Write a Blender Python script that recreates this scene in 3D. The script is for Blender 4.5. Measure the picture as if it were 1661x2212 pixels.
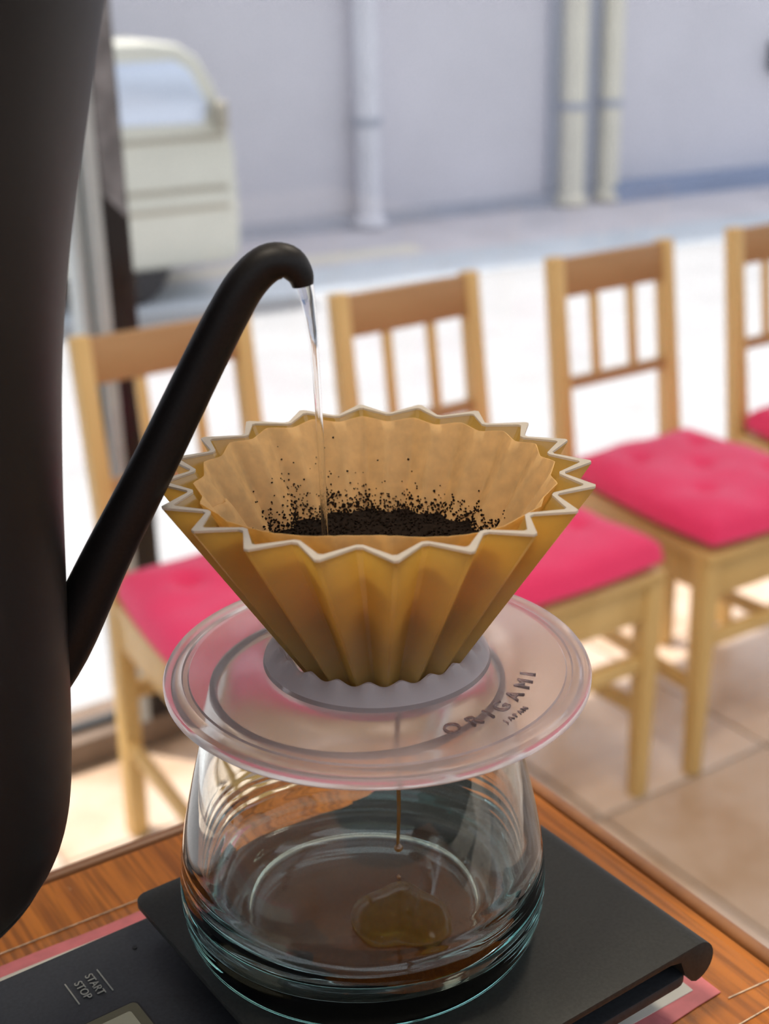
import bpy, bmesh, math, random
from mathutils import Vector, Matrix, noise
R = math.radians
random.seed(7)
for o in list(bpy.data.objects):
    bpy.data.objects.remove(o)
SC = bpy.context.scene
COL = SC.collection

# ------------------------------------------------------------------ camera
CAM_Z = 1.38
cd = bpy.data.cameras.new('camera')
cd.sensor_fit = 'VERTICAL'
cd.sensor_height = 36.0
cd.lens = 3000.0 / 2212.0 * 36.0
cd.clip_start = 0.02
cd.dof.use_dof = True
cd.dof.focus_distance = 0.372
cd.dof.aperture_fstop = 13.0
cam = bpy.data.objects.new('camera', cd)
COL.objects.link(cam)
cam.location = (0, 0, CAM_Z)
cam.rotation_euler = (Matrix.Rotation(R(90 - 22.3), 3, 'X') @ Matrix.Rotation(R(-1.2), 3, 'Z')).to_euler()
SC.camera = cam

# ------------------------------------------------------------------ frames of the place
SHOP = R(33.0)                                   # direction of the window line
ROW = Vector((math.cos(SHOP), math.sin(SHOP), 0))
NRM = Vector((-math.sin(SHOP), math.cos(SHOP), 0))   # towards the street
ST = R(25.5)
ROW2 = Vector((math.cos(ST), math.sin(ST), 0))
NRM2 = Vector((-math.sin(ST), math.cos(ST), 0))
WIN_N = 2.12                                     # window plane distance along NRM

# ------------------------------------------------------------------ light
world = bpy.data.worlds.new('world')
SC.world = world
world.use_nodes = True
wn = world.node_tree
wn.nodes.clear()
sky = wn.nodes.new('ShaderNodeTexSky')
sky.sky_type = 'NISHITA'
sky.sun_disc = False
sky.sun_elevation = R(62)
sky.sun_rotation = R(20)
sky.dust_density = 3.0
sky.ozone_density = 1.0
hsv = wn.nodes.new('ShaderNodeHueSaturation')
hsv.inputs['Saturation'].default_value = 0.35
bg = wn.nodes.new('ShaderNodeBackground')
bg.inputs['Strength'].default_value = 0.25
wo = wn.nodes.new('ShaderNodeOutputWorld')
wn.links.new(sky.outputs[0], hsv.inputs['Color'])
wn.links.new(hsv.outputs[0], bg.inputs[0])
wn.links.new(bg.outputs[0], wo.inputs[0])

sd = bpy.data.lights.new('sun', 'SUN')
sd.energy = 6.0
sd.angle = R(0.6)
sd.color = (1.0, 0.96, 0.90)
sun = bpy.data.objects.new('sun', sd)
COL.objects.link(sun)
EL = R(65)
hdir = (NRM * 0.8 - ROW * 0.6).normalized()
to_sun = hdir * math.cos(EL) + Vector((0, 0, math.sin(EL)))
sun.rotation_euler = to_sun.to_track_quat('Z', 'Y').to_euler()
sun.location = (0, 4, 6)

vs = SC.view_settings
vs.view_transform = 'Standard'
vs.look = 'None'
vs.exposure = 0.12
vs.gamma = 1.0
vs.use_curve_mapping = False
SC.cycles.use_denoising = True
SC.cycles.denoising_prefilter = 'FAST'
SC.cycles.max_bounces = 9
SC.cycles.diffuse_bounces = 3
SC.cycles.glossy_bounces = 4
SC.cycles.transmission_bounces = 9
SC.cycles.transparent_max_bounces = 8
SC.cycles.use_adaptive_sampling = True
SC.cycles.adaptive_threshold = 0.07
SC.cycles.sample_clamp_indirect = 8.0

# ------------------------------------------------------------------ materials
MATS = {}
def mat(name):
    m = bpy.data.materials.new(name)
    m.use_nodes = True
    MATS[name] = m
    nt = m.node_tree
    return m, nt, nt.nodes['Principled BSDF']
def setp(b, **k):
    names = dict(col='Base Color', rough='Roughness', metal='Metallic', spec='Specular IOR Level', trans='Transmission Weight',
                 ior='IOR', coat='Coat Weight', coatr='Coat Roughness', sheen='Sheen Weight', alpha='Alpha', sub='Subsurface Weight')
    for a, v in k.items():
        i = b.inputs[names[a]]
        i.default_value = (*v, 1) if a == 'col' else v
def tex(nt, kind, scale=5, coord='Object', **k):
    tc = nt.nodes.new('ShaderNodeTexCoord')
    mp = nt.nodes.new('ShaderNodeMapping')
    nt.links.new(tc.outputs[coord], mp.inputs[0])
    t = nt.nodes.new(kind)
    nt.links.new(mp.outputs[0], t.inputs['Vector'])
    if 'Scale' in t.inputs:
        t.inputs['Scale'].default_value = scale
    for a, v in k.items():
        if a == 'mscale':
            mp.inputs['Scale'].default_value = v
        elif a == 'mrot':
            mp.inputs['Rotation'].default_value = v
        else:
            t.inputs[a].default_value = v
    return t
def ramp(nt, src, stops):
    r = nt.nodes.new('ShaderNodeValToRGB')
    cr = r.color_ramp
    while len(cr.elements) < len(stops):
        cr.elements.new(0.5)
    for e, (p, c) in zip(cr.elements, stops):
        e.position = p
        e.color = (*c, 1)
    nt.links.new(src, r.inputs[0])
    return r
def bump(nt, b, src, strength=0.2, dist=0.001):
    bp = nt.nodes.new('ShaderNodeBump')
    bp.inputs['Strength'].default_value = strength
    bp.inputs['Distance'].default_value = dist
    nt.links.new(src, bp.inputs['Height'])
    nt.links.new(bp.outputs[0], b.inputs['Normal'])
def simple(name, col, rough=0.5, nscale=0, namp=0.12, bumpd=0, **k):
    m, nt, b = mat(name)
    setp(b, col=col, rough=rough, **k)
    if nscale:
        t = tex(nt, 'ShaderNodeTexNoise', nscale, Detail=4.0)
        r = ramp(nt, t.outputs['Fac'], [(0.3, [c * (1 - namp) for c in col]), (0.7, [min(1, c * (1 + namp)) for c in col])])
        nt.links.new(r.outputs[0], b.inputs['Base Color'])
        if bumpd:
            bump(nt, b, t.outputs['Fac'], 0.4, bumpd)
    return m
def translucent(name, col, tcol, fac, rough, gloss=0.06, nscale=30, namp=0.08, bumpd=0.0):
    m = bpy.data.materials.new(name)
    m.use_nodes = True
    nt = m.node_tree
    nt.nodes.clear()
    out = nt.nodes.new('ShaderNodeOutputMaterial')
    d = nt.nodes.new('ShaderNodeBsdfDiffuse')
    tr = nt.nodes.new('ShaderNodeBsdfTranslucent')
    g = nt.nodes.new('ShaderNodeBsdfGlossy')
    g.inputs['Roughness'].default_value = rough
    g.inputs['Color'].default_value = (0.9, 0.9, 0.9, 1)
    t = tex(nt, 'ShaderNodeTexNoise', nscale, Detail=5.0)
    r1 = ramp(nt, t.outputs['Fac'], [(0.3, [c * (1 - namp) for c in col]), (0.7, [min(1, c * (1 + namp)) for c in col])])
    r2 = ramp(nt, t.outputs['Fac'], [(0.3, [c * (1 - namp) for c in tcol]), (0.7, [min(1, c * (1 + namp)) for c in tcol])])
    nt.links.new(r1.outputs[0], d.inputs[0])
    nt.links.new(r2.outputs[0], tr.inputs[0])
    m1 = nt.nodes.new('ShaderNodeMixShader')
    m1.inputs[0].default_value = fac
    nt.links.new(d.outputs[0], m1.inputs[1])
    nt.links.new(tr.outputs[0], m1.inputs[2])
    m2 = nt.nodes.new('ShaderNodeMixShader')
    m2.inputs[0].default_value = gloss
    nt.links.new(m1.outputs[0], m2.inputs[1])
    nt.links.new(g.outputs[0], m2.inputs[2])
    nt.links.new(m2.outputs[0], out.inputs[0])
    if bumpd:
        bp = nt.nodes.new('ShaderNodeBump')
        bp.inputs['Distance'].default_value = bumpd
        bp.inputs['Strength'].default_value = 0.5
        nt.links.new(t.outputs['Fac'], bp.inputs['Height'])
        nt.links.new(bp.outputs[0], d.inputs['Normal'])
        nt.links.new(bp.outputs[0], g.inputs['Normal'])
    MATS[name] = m
    return m
def glass(name, col, rough=0.0, ior=1.5):
    m, nt, b = mat(name)
    setp(b, col=col, rough=rough, trans=1.0, ior=ior)
    return m
def pane(name, fac=0.06, col=(1, 1, 1)):
    m = bpy.data.materials.new(name)
    m.use_nodes = True
    nt = m.node_tree
    nt.nodes.clear()
    out = nt.nodes.new('ShaderNodeOutputMaterial')
    t = nt.nodes.new('ShaderNodeBsdfTransparent')
    t.inputs[0].default_value = (*col, 1)
    g = nt.nodes.new('ShaderNodeBsdfGlossy')
    g.inputs['Roughness'].default_value = 0.02
    mx = nt.nodes.new('ShaderNodeMixShader')
    mx.inputs[0].default_value = fac
    nt.links.new(t.outputs[0], mx.inputs[1])
    nt.links.new(g.outputs[0], mx.inputs[2])
    nt.links.new(mx.outputs[0], out.inputs[0])
    MATS[name] = m
    return m

simple('black_plastic', (0.020, 0.021, 0.019), 0.5, 900, 0.25, 0.00004, spec=0.22)
simple('black_panel', (0.022, 0.024, 0.027), 0.5, 900, 0.25, 0.00004, spec=0.25)
simple('dark_rubber', (0.012, 0.012, 0.012), 0.7)
simple('print_grey', (0.36, 0.35, 0.30), 0.6)
simple('lcd_bezel', (0.11, 0.10, 0.045), 0.35)
simple('lcd_screen', (0.42, 0.40, 0.27), 0.3)
simple('kettle_black', (0.010, 0.0085, 0.008), 0.5, 1500, 0.2, 0.00003, metal=0.0, spec=0.28)
simple('pink_paper', (0.62, 0.16, 0.17), 0.55, 60, 0.25)
simple('film_rim', (0.66, 0.50, 0.34), 0.4, 300, 0.5)
simple('white_paper', (0.62, 0.60, 0.52), 0.5, 50, 0.1)
simple('aluminium', (0.42, 0.46, 0.48), 0.5, 12, 0.06, metal=0.0)
simple('black_frame', (0.012, 0.010, 0.012), 0.3, 8, 0.3)
simple('grey_light_patch', (0.17, 0.17, 0.185), 0.5, 22, 0.5)  # grey of the sunlit post area, put into the colour
simple('sill_brown', (0.17, 0.115, 0.08), 0.5, 10, 0.15)
simple('grout', (0.30, 0.25, 0.20), 0.85, 40, 0.1)
simple('asphalt', (0.335, 0.338, 0.345), 0.9, 3, 0.06)
simple('sidewalk', (0.68, 0.65, 0.68), 0.9, 3, 0.08)
simple('gutter', (0.62, 0.67, 0.72), 0.85, 3, 0.08)
simple('wall_lavender', (0.74, 0.72, 0.77), 0.9, 1.2, 0.05)
simple('plinth_blue', (0.32, 0.38, 0.52), 0.9, 2, 0.06)
simple('pipe_white', (0.78, 0.78, 0.84), 0.5, 3, 0.05)
simple('pipe_cream', (0.82, 0.78, 0.66), 0.5, 3, 0.05)
simple('pipe_grey', (0.46, 0.48, 0.55), 0.5, 3, 0.05)
simple('meter_dark', (0.10, 0.12, 0.14), 0.5)
simple('van_cream', (0.70, 0.69, 0.60), 0.35, 3, 0.03, coat=0.4)
simple('van_glass', (0.72, 0.80, 0.95), 0.2, metal=0.2)  # sky reflection painted in as pale blue base colour
simple('van_trim', (0.42, 0.38, 0.30), 0.5)
simple('tyre', (0.03, 0.03, 0.035), 0.7)
simple('ceiling_white', (0.75, 0.73, 0.70), 0.9, 3, 0.04)
simple('wood_leg', (0.26, 0.12, 0.045), 0.5, 8, 0.2)
simple('metal_dark', (0.1, 0.1, 0.1), 0.4, metal=0.8)
simple('grounds', (0.009, 0.005, 0.003), 0.85, 900, 0.5, 0.0004, spec=0.1)
simple('grain', (0.012, 0.006, 0.003), 0.8, spec=0.12)
translucent('dripper_resin', (0.52, 0.40, 0.16), (0.84, 0.65, 0.26), 0.76, 0.25, 0.07, 120, 0.03)
translucent('dripper_edge', (0.66, 0.60, 0.50), (0.8, 0.74, 0.62), 0.4, 0.25, 0.10, 120, 0.03)
translucent('filter_paper', (0.76, 0.55, 0.27), (0.95, 0.66, 0.28), 0.50, 0.6, 0.01, 260, 0.10, 0.0002)
glass('clear_glass', (0.985, 0.995, 0.99), 0.0, 1.5)
def absorb(name, col, dens):
    nt = MATS[name].node_tree
    v = nt.nodes.new('ShaderNodeVolumeAbsorption')
    v.inputs['Color'].default_value = (*col, 1); v.inputs['Density'].default_value = dens
    nt.links.new(v.outputs[0], nt.nodes['Material Output'].inputs['Volume'])
absorb('clear_glass', (0.64, 0.94, 0.90), 28)
def ripple(name, scale, ms, strength, dist):
    nt = MATS[name].node_tree
    t = tex(nt, 'ShaderNodeTexNoise', scale, mscale=ms, Detail=2.0)
    bump(nt, nt.nodes['Principled BSDF'], t.outputs['Fac'], strength, dist)
ripple('clear_glass', 16, (1, 1, 2.5), 0.12, 0.0006)
glass('resin_frost', (0.97, 0.93, 0.93), 0.12, 1.40)
glass('coffee_pool', (0.50, 0.44, 0.09), 0.03, 1.33)
def milky(name, fac, col):
    m = MATS[name]; nt = m.node_tree
    out = nt.nodes['Material Output']; b = nt.nodes['Principled BSDF']
    d = nt.nodes.new('ShaderNodeBsdfDiffuse'); d.inputs[0].default_value = (*col, 1)
    t = nt.nodes.new('ShaderNodeBsdfTranslucent'); t.inputs[0].default_value = (*col, 1)
    m1 = nt.nodes.new('ShaderNodeMixShader'); m1.inputs[0].default_value = 0.5
    m2 = nt.nodes.new('ShaderNodeMixShader'); m2.inputs[0].default_value = fac
    nt.links.new(d.outputs[0], m1.inputs[1]); nt.links.new(t.outputs[0], m1.inputs[2])
    nt.links.new(b.outputs[0], m2.inputs[1]); nt.links.new(m1.outputs[0], m2.inputs[2])
    nt.links.new(m2.outputs[0], out.inputs['Surface'])
milky('resin_frost', 0.32, (0.90, 0.79, 0.80))
milky('coffee_pool', 0.35, (0.22, 0.19, 0.03))
glass('resin_collar', (0.97, 0.93, 0.93), 0.2, 1.40)
milky('resin_collar', 0.6, (0.92, 0.84, 0.84))
glass('resin_letter', (0.72, 0.66, 0.68), 0.30, 1.46)
glass('water', (1, 1, 1), 0.0, 1.33)
translucent('coffee_thin', (0.22, 0.11, 0.02), (0.75, 0.45, 0.08), 0.6, 0.05, 0.12, 200, 0.05)
pane('window_glass', 0.03)
pane('film', 0.035)

# pale timber of the chairs
def wood(name, c1, c2, scale, rough, ms, coat=0.0):
    m, nt, b = mat(name)
    t = tex(nt, 'ShaderNodeTexNoise', scale, mscale=ms, Detail=6.0, Roughness=0.6)
    r = ramp(nt, t.outputs['Fac'], [(0.28, c1), (0.72, c2)])
    nt.links.new(r.outputs[0], b.inputs['Base Color'])
    setp(b, rough=rough, coat=coat, coatr=0.25)
    bump(nt, b, t.outputs['Fac'], 0.15, 0.0004)
    return m
wood('chair_wood', (0.58, 0.355, 0.11), (0.76, 0.51, 0.20), 9, 0.42, (1, 1, 0.25))
wood('rail_wood', (0.36, 0.18, 0.065), (0.48, 0.27, 0.11), 9, 0.42, (0.25, 1, 1))
wood('edge_wood', (0.22, 0.085, 0.028), (0.34, 0.14, 0.045), 40, 0.45, (0.15, 1, 1), 0.05)

def table_wood():
    m, nt, b = mat('table_wood')
    t1 = tex(nt, 'ShaderNodeTexNoise', 90, mscale=(1, 0.05, 1), Detail=5.0, Roughness=0.6)     # long grain
    t2 = tex(nt, 'ShaderNodeTexNoise', 420, mscale=(1, 0.05, 1), Detail=3.0)                   # fine pores
    t3 = tex(nt, 'ShaderNodeTexNoise', 12, Detail=3.0)
    r1 = ramp(nt, t1.outputs['Fac'], [(0.25, (0.38, 0.112, 0.010)), (0.75, (0.54, 0.18, 0.019))])
    r2 = ramp(nt, t2.outputs['Fac'], [(0.34, (0.50, 0.44, 0.38)), (0.60, (1.1, 1.08, 1.05))])
    mx = nt.nodes.new('ShaderNodeMix'); mx.data_type = 'RGBA'; mx.blend_type = 'MULTIPLY'
    mx.inputs[0].default_value = 0.75
    nt.links.new(r1.outputs[0], mx.inputs['A']); nt.links.new(r2.outputs[0], mx.inputs['B'])
    # pale scratches and scuffs
    v = tex(nt, 'ShaderNodeTexNoise', 150, mscale=(1, 0.35, 1), Detail=6.0, Roughness=0.75)
    r3 = ramp(nt, v.outputs['Fac'], [(0.66, (0, 0, 0)), (0.76, (0.55, 0.55, 0.55))])
    mx2 = nt.nodes.new('ShaderNodeMix'); mx2.data_type = 'RGBA'
    nt.links.new(r3.outputs[0], mx2.inputs[0]); nt.links.new(mx.outputs['Result'], mx2.inputs['A'])
    mx2.inputs['B'].default_value = (0.72, 0.46, 0.26, 1)
    nt.links.new(mx2.outputs['Result'], b.inputs['Base Color'])
    r4 = ramp(nt, t3.outputs['Fac'], [(0.3, (0.42,) * 3), (0.7, (0.58,) * 3)])
    nt.links.new(r4.outputs[0], b.inputs['Roughness'])
    bump(nt, b, t2.outputs['Fac'], 0.35, 0.0003)
    setp(b, spec=0.25)
table_wood()

def tile_mat():
    m, nt, b = mat('floor_tile')
    t = tex(nt, 'ShaderNodeTexNoise', 3.2, coord='Object', Detail=4.0, Roughness=0.6)
    oi = nt.nodes.new('ShaderNodeObjectInfo')
    r = ramp(nt, t.outputs['Fac'], [(0.30, (0.46, 0.30, 0.18)), (0.50, (0.64, 0.49, 0.37)), (0.72, (0.72, 0.61, 0.53))])
    r2 = ramp(nt, oi.outputs['Random'], [(0.0, (0.86, 0.83, 0.80)), (1.0, (1.06, 1.05, 1.05))])
    mx = nt.nodes.new('ShaderNodeMix'); mx.data_type = 'RGBA'; mx.blend_type = 'MULTIPLY'
    mx.inputs[0].default_value = 1.0
    nt.links.new(r.outputs[0], mx.inputs['A']); nt.links.new(r2.outputs[0], mx.inputs['B'])
    nt.links.new(mx.outputs['Result'], b.inputs['Base Color'])
    setp(b, rough=0.30)
    bump(nt, b, t.outputs['Fac'], 0.1, 0.001)
tile_mat()

def cushion_mat():
    m, nt, b = mat('cushion_fabric')
    t = tex(nt, 'ShaderNodeTexNoise', 500, Detail=2.0)
    r = ramp(nt, t.outputs['Fac'], [(0.3, (0.74, 0.016, 0.10)), (0.7, (0.90, 0.030, 0.14))])
    nt.links.new(r.outputs[0], b.inputs['Base Color'])
    setp(b, rough=0.75, sheen=0.5)
    b.inputs['Sheen Tint'].default_value = (1.0, 0.45, 0.6, 1)
    bump(nt, b, t.outputs['Fac'], 0.3, 0.0006)
cushion_mat()

# ------------------------------------------------------------------ mesh helpers
class MB:
    def __init__(self):
        self.v = []; self.f = []
    def add(self, vs, fs):
        n = len(self.v)
        self.v += [Vector(p) for p in vs]
        self.f += [tuple(i + n for i in f) for f in fs]
        return self
    def box(self, c, s, M=None, taper=1.0):
        x, y, z = s[0] / 2, s[1] / 2, s[2] / 2
        vs = [Vector((sx * x * (taper if sz < 0 else 1), sy * y * (taper if sz < 0 else 1), sz * z)) for sz in (-1, 1) for sy in (-1, 1) for sx in (-1, 1)]
        if M is not None:
            vs = [M @ p for p in vs]
        vs = [p + Vector(c) for p in vs]
        return self.add(vs, [(0, 2, 3, 1), (4, 5, 7, 6), (0, 1, 5, 4), (2, 6, 7, 3), (0, 4, 6, 2), (1, 3, 7, 5)])
    def bar(self, a, b, w, d, up=(0, 0, 1), w2=None, d2=None):
        """rectangular bar from a to b: w across, d along 'up' made perpendicular"""
        a, b = Vector(a), Vector(b)
        t = (b - a).normalized()
        x = t.cross(Vector(up)).normalized()
        y = x.cross(t).normalized()
        w2 = w if w2 is None else w2; d2 = d if d2 is None else d2
        vs = []
        for p, ww, dd in ((a, w, d), (b, w2, d2)):
            for sx, sy in ((-1, -1), (1, -1), (1, 1), (-1, 1)):
                vs.append(p + x * sx * ww / 2 + y * sy * dd / 2)
        return self.add(vs, [(3, 2, 1, 0), (4, 5, 6, 7), (0, 1, 5, 4), (1, 2, 6, 5), (2, 3, 7, 6), (3, 0, 4, 7)])
    def lathe(self, prof, n=64, c=(0, 0, 0), closed=False, fr=None):
        """prof: list of (r, z). fr(phi, i) multiplies the radius"""
        c = Vector(c)
        vs = []; fs = []; idx = []
        for i, (r, z) in enumerate(prof):
            if r <= 1e-7:
                idx.append([len(vs)] * n); vs.append(c + Vector((0, 0, z)))
            else:
                row = []
                for k in range(n):
                    a = 2 * math.pi * k / n
                    rr = r * (fr(a, i) if fr else 1)
                    row.append(len(vs)); vs.append(c + Vector((rr * math.cos(a), rr * math.sin(a), z)))
                idx.append(row)
        m = len(prof)
        for i in range(m if closed else m - 1):
            p, q = idx[i], idx[(i + 1) % m]
            for k in range(n):
                l = [p[k], p[(k + 1) % n], q[(k + 1) % n], q[k]]
                l2 = []
                for e in l:
                    if e not in l2: l2.append(e)
                if len(l2) > 2: fs.append(tuple(l2))
        return self.add(vs, fs)
    def tube(self, pts, rad, n=16, cap=True):
        pts = [Vector(p) for p in pts]
        if not isinstance(rad, (list, tuple)): rad = [rad] * len(pts)
        vs = []; fs = []
        t0 = (pts[1] - pts[0]).normalized()
        x = t0.orthogonal().normalized()
        for i, p in enumerate(pts):
            t = (pts[min(i + 1, len(pts) - 1)] - pts[max(i - 1, 0)]).normalized()
            x = (x - t * x.dot(t)).normalized()
            y = t.cross(x)
            for k in range(n):
                a = 2 * math.pi * k / n
                vs.append(p + (x * math.cos(a) + y * math.sin(a)) * rad[i])
        for i in range(len(pts) - 1):
            for k in range(n):
                fs.append((i * n + k, i * n + (k + 1) % n, (i + 1) * n + (k + 1) % n, (i + 1) * n + k))
        if cap:
            fs.append(tuple(range(n - 1, -1, -1)))
            fs.append(tuple((len(pts) - 1) * n + k for k in range(n)))
        return self.add(vs, fs)
    def prism(self, poly, axis_o, ax, az, ay, y0, y1):
        """extrude polygon (a,b)->axis_o+a*ax+b*az from y0 to y1 along ay"""
        o, ax, az, ay = Vector(axis_o), Vector(ax), Vector(az), Vector(ay)
        n = len(poly)
        vs = [o + ax * a + az * b + ay * y for y in (y0, y1) for a, b in poly]
        fs = [tuple(range(n)), tuple(range(2 * n - 1, n - 1, -1))]
        fs += [(i, i + n, (i + 1) % n + n, (i + 1) % n) for i in range(n)]
        return self.add(vs, fs)
    def mesh(self, name, m, smooth=True, bevel=0, seg=2, ang=40, subsurf=0):
        me = bpy.data.meshes.new(name)
        me.from_pydata([tuple(p) for p in self.v], [], self.f)
        bm = bmesh.new(); bm.from_mesh(me)
        bmesh.ops.recalc_face_normals(bm, faces=bm.faces)
        if bevel:
            es = [e for e in bm.edges if len(e.link_faces) == 2 and e.calc_face_angle(0) > R(30)]
            bmesh.ops.bevel(bm, geom=es, offset=bevel, segments=seg, profile=0.5, affect='EDGES', clamp_overlap=True)
        bm.to_mesh(me); bm.free()
        me.materials.append(MATS[m])
        if smooth:
            me.polygons.foreach_set('use_smooth', [True] * len(me.polygons))
            try:
                me.set_sharp_from_angle(angle=R(ang))
            except Exception:
                pass
        return me
    def build(self, name, m, parent=None, **k):
        o = bpy.data.objects.new(name, self.mesh(name, m, **k))
        COL.objects.link(o)
        if parent is not None:
            o.parent = parent
        return o
def tag(o, label=None, cat=None, group=None, kind=None):
    if label: o['label'] = label
    if cat: o['category'] = cat
    if group: o['group'] = group
    if kind: o['kind'] = kind
    return o
def empty(name, loc=(0, 0, 0), rz=0.0):
    o = bpy.data.objects.new(name, None)
    o.empty_display_size = 0.05
    COL.objects.link(o)
    o.location = loc
    o.rotation_euler = (0, 0, rz)
    return o
def text_part(body, size, m, M, parent, name, depth=0.0003, align='CENTER'):
    c = bpy.data.curves.new(name, 'FONT')
    c.body = body; c.size = size; c.extrude = depth; c.align_x = align; c.align_y = 'CENTER'
    t = bpy.data.objects.new(name + '_tmp', c)
    COL.objects.link(t)
    dg = bpy.context.evaluated_depsgraph_get()
    me = bpy.data.meshes.new_from_object(t.evaluated_get(dg))
    bpy.data.objects.remove(t)
    me.transform(M)
    me.materials.clear(); me.materials.append(MATS[m])
    return me
def S(s, n, z=0.0):
    return ROW * s + NRM * n + Vector((0, 0, z))
def S2(s, n, z=0.0):
    return ROW2 * s + NRM2 * n + Vector((0, 0, z))

# ------------------------------------------------------------------ the setting: street
GZ = -0.40
MB().box(S2(2, 5.0, GZ - 0.05), (40, 6.0, 0.1), Matrix.Rotation(ST, 3, 'Z')).build('floor_street', 'asphalt', smooth=False)
tag(bpy.data.objects['floor_street'], kind='structure')
MB().box(S2(2, 8.3, GZ - 0.045), (40, 1.6, 0.1), Matrix.Rotation(ST, 3, 'Z')).build('floor_sidewalk', 'sidewalk', smooth=False)
tag(bpy.data.objects['floor_sidewalk'], kind='structure')
MB().box(S2(2, 7.22, GZ - 0.04), (40, 0.56, 0.1), Matrix.Rotation(ST, 3, 'Z')).build('trim_1', 'gutter', smooth=False)
tag(bpy.data.objects['trim_1'], kind='structure')
WALL_N = 8.60
w = MB().box(S2(2, WALL_N + 0.15, GZ + 2.45), (40, 0.3, 4.9), Matrix.Rotation(ST, 3, 'Z')).build('wall_opposite', 'wall_lavender', smooth=False)
tag(w, kind='structure')
m_ = MB().box(S2(12.4, WALL_N - 0.10, GZ + 0.06), (13.0, 0.2, 0.13), Matrix.Rotation(ST, 3, 'Z')).build('trim_2', 'plinth_blue', smooth=False)
tag(m_, kind='structure')
m_ = MB().box(S2(2.2, WALL_N - 0.04, GZ + 0.04), (7.4, 0.08, 0.09), Matrix.Rotation(ST, 3, 'Z')).build('trim_3', 'pipe_grey', smooth=False)
tag(m_, kind='structure')
# shallow pilaster between the two wall bays
m_ = MB().box(S2(5.72, WALL_N - 0.03, GZ + 2.15), (0.58, 0.06, 4.3), Matrix.Rotation(ST, 3, 'Z')).build('trim_4', 'pipe_grey', smooth=False)
tag(m_, kind='structure')

def drainpipe(s, r, m, label, z0=GZ + 0.02, z1=3.6):
    e = empty('drainpipe', S2(s, WALL_N - r - 0.03, z0))
    MB().tube([(0, 0, 0), (0, 0, z1 - z0)], r, 20).build('pipe', m, e)
    for z in (0.65, 2.0, 3.3):
        MB().lathe([(r * 1.02, z), (r * 1.16, z + 0.004), (r * 1.16, z + 0.05), (r * 1.02, z + 0.054)], 20).build('bracket', 'pipe_grey', e)
    MB().lathe([(r * 1.0, 0.0), (r * 1.35, 0.0), (r * 1.3, 0.05), (r * 1.0, 0.07)], 20).build('collar', m, e)
    return tag(e, label, 'pipe', 'drainpipes on the wall across the street')
drainpipe(3.98, 0.085, 'pipe_white', 'white drainpipe on the pale wall, alone in the middle of the view')
drainpipe(5.58, 0.085, 'pipe_cream', 'left one of the two cream drainpipes standing close together')
drainpipe(5.90, 0.075, 'pipe_cream', 'right one of the two cream drainpipes standing close together')
e = empty('meter_box', S2(7.48, WALL_N - 0.05, 0.42))
MB().box((0, 0, 0.11), (0.22, 0.10, 0.22)).build('housing', 'meter_dark', e, bevel=0.02)
MB().box((0, -0.055, 0.12), (0.12, 0.02, 0.10)).build('cover', 'pipe_grey', e, bevel=0.006)
e.rotation_euler.z = ST
tag(e, 'small dark box mounted on the pale wall at the right edge', 'box')
m_ = MB().box(S2(2.35, 7.72, GZ + 0.006), (3.2, 0.20, 0.008), Matrix.Rotation(ST, 3, 'Z')).build('trim_5', 'pipe_cream', smooth=False)
tag(m_, kind='structure')

# parked cream van, seen from the side
def van():
    e = empty('van', S2(2.55, 7.08, GZ), ST)
    prof = [(-3.1, 0.24), (-3.16, 0.5), (-3.12, 1.15), (-3.0, 1.30), (-2.8, 1.345), (-0.42, 1.345), (-0.27, 1.325), (-0.16, 1.25), (-0.09, 1.12), (-0.035, 0.95), (0.0, 0.78), (0.012, 0.45), (0.0, 0.24), (-0.04, 0.20), (-3.06, 0.20)]
    ax, az, ay = Vector((1, 0, 0)), Vector((0, 0, 1)), Vector((0, 1, 0))
    MB().prism(prof, (0, 0, 0), ax, az, ay, 0, 1.36).build('body', 'van_cream', e, bevel=0.05, seg=3)
    def quad(name, pts, m, y0=-0.012, y1=0.02, bev=0.02):
        return MB().prism(pts, (0, 0, 0), ax, az, ay, y0, y1).build(name, m, e, bevel=bev, seg=3)
    quad('window', [(-0.95, 0.95), (-0.16, 0.93), (-0.13, 1.02), (-0.22, 1.20), (-0.30, 1.25), (-0.95, 1.25)], 'van_glass')
    quad('window', [(-2.0, 0.95), (-1.05, 0.95), (-1.05, 1.25), (-2.0, 1.25)], 'van_glass')
    quad('window', [(-2.95, 0.95), (-2.1, 0.95), (-2.1, 1.25), (-2.9, 1.25)], 'van_glass')
    for z in (0.86, 0.60, 0.50):
        quad('trim_strip', [(-3.05, z - 0.012), (-0.05, z - 0.012), (-0.05, z + 0.012), (-3.05, z + 0.012)], 'van_trim', -0.008, 0.01, 0)
    mb = MB().box((-0.085, -0.05, 0.97), (0.06, 0.10, 0.15))
    mb.build('mirror', 'van_trim', e, bevel=0.02, seg=3)
    quad('door_handle', [(-0.92, 0.80), (-0.78, 0.80), (-0.78, 0.83), (-0.92, 0.83)], 'van_trim', -0.02, 0.01, 0.006)
    for x in (-0.62, -2.5):
        for y in (0.10, 1.24):
            mb = MB().lathe([(0, -0.08), (0.10, -0.085), (0.20, -0.085), (0.235, -0.06), (0.24, 0), (0.235, 0.06), (0.20, 0.085), (0, 0.08)], 28)
            Mx = Matrix.Rotation(R(90), 3, 'X')
            mb.v = [Mx @ p + Vector((x, y, 0.24)) for p in mb.v]
            mb.build('wheel', 'tyre', e)
    return tag(e, 'small cream van parked across the street with pale blue sky reflection painted on its windows', 'van')
van()

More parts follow.
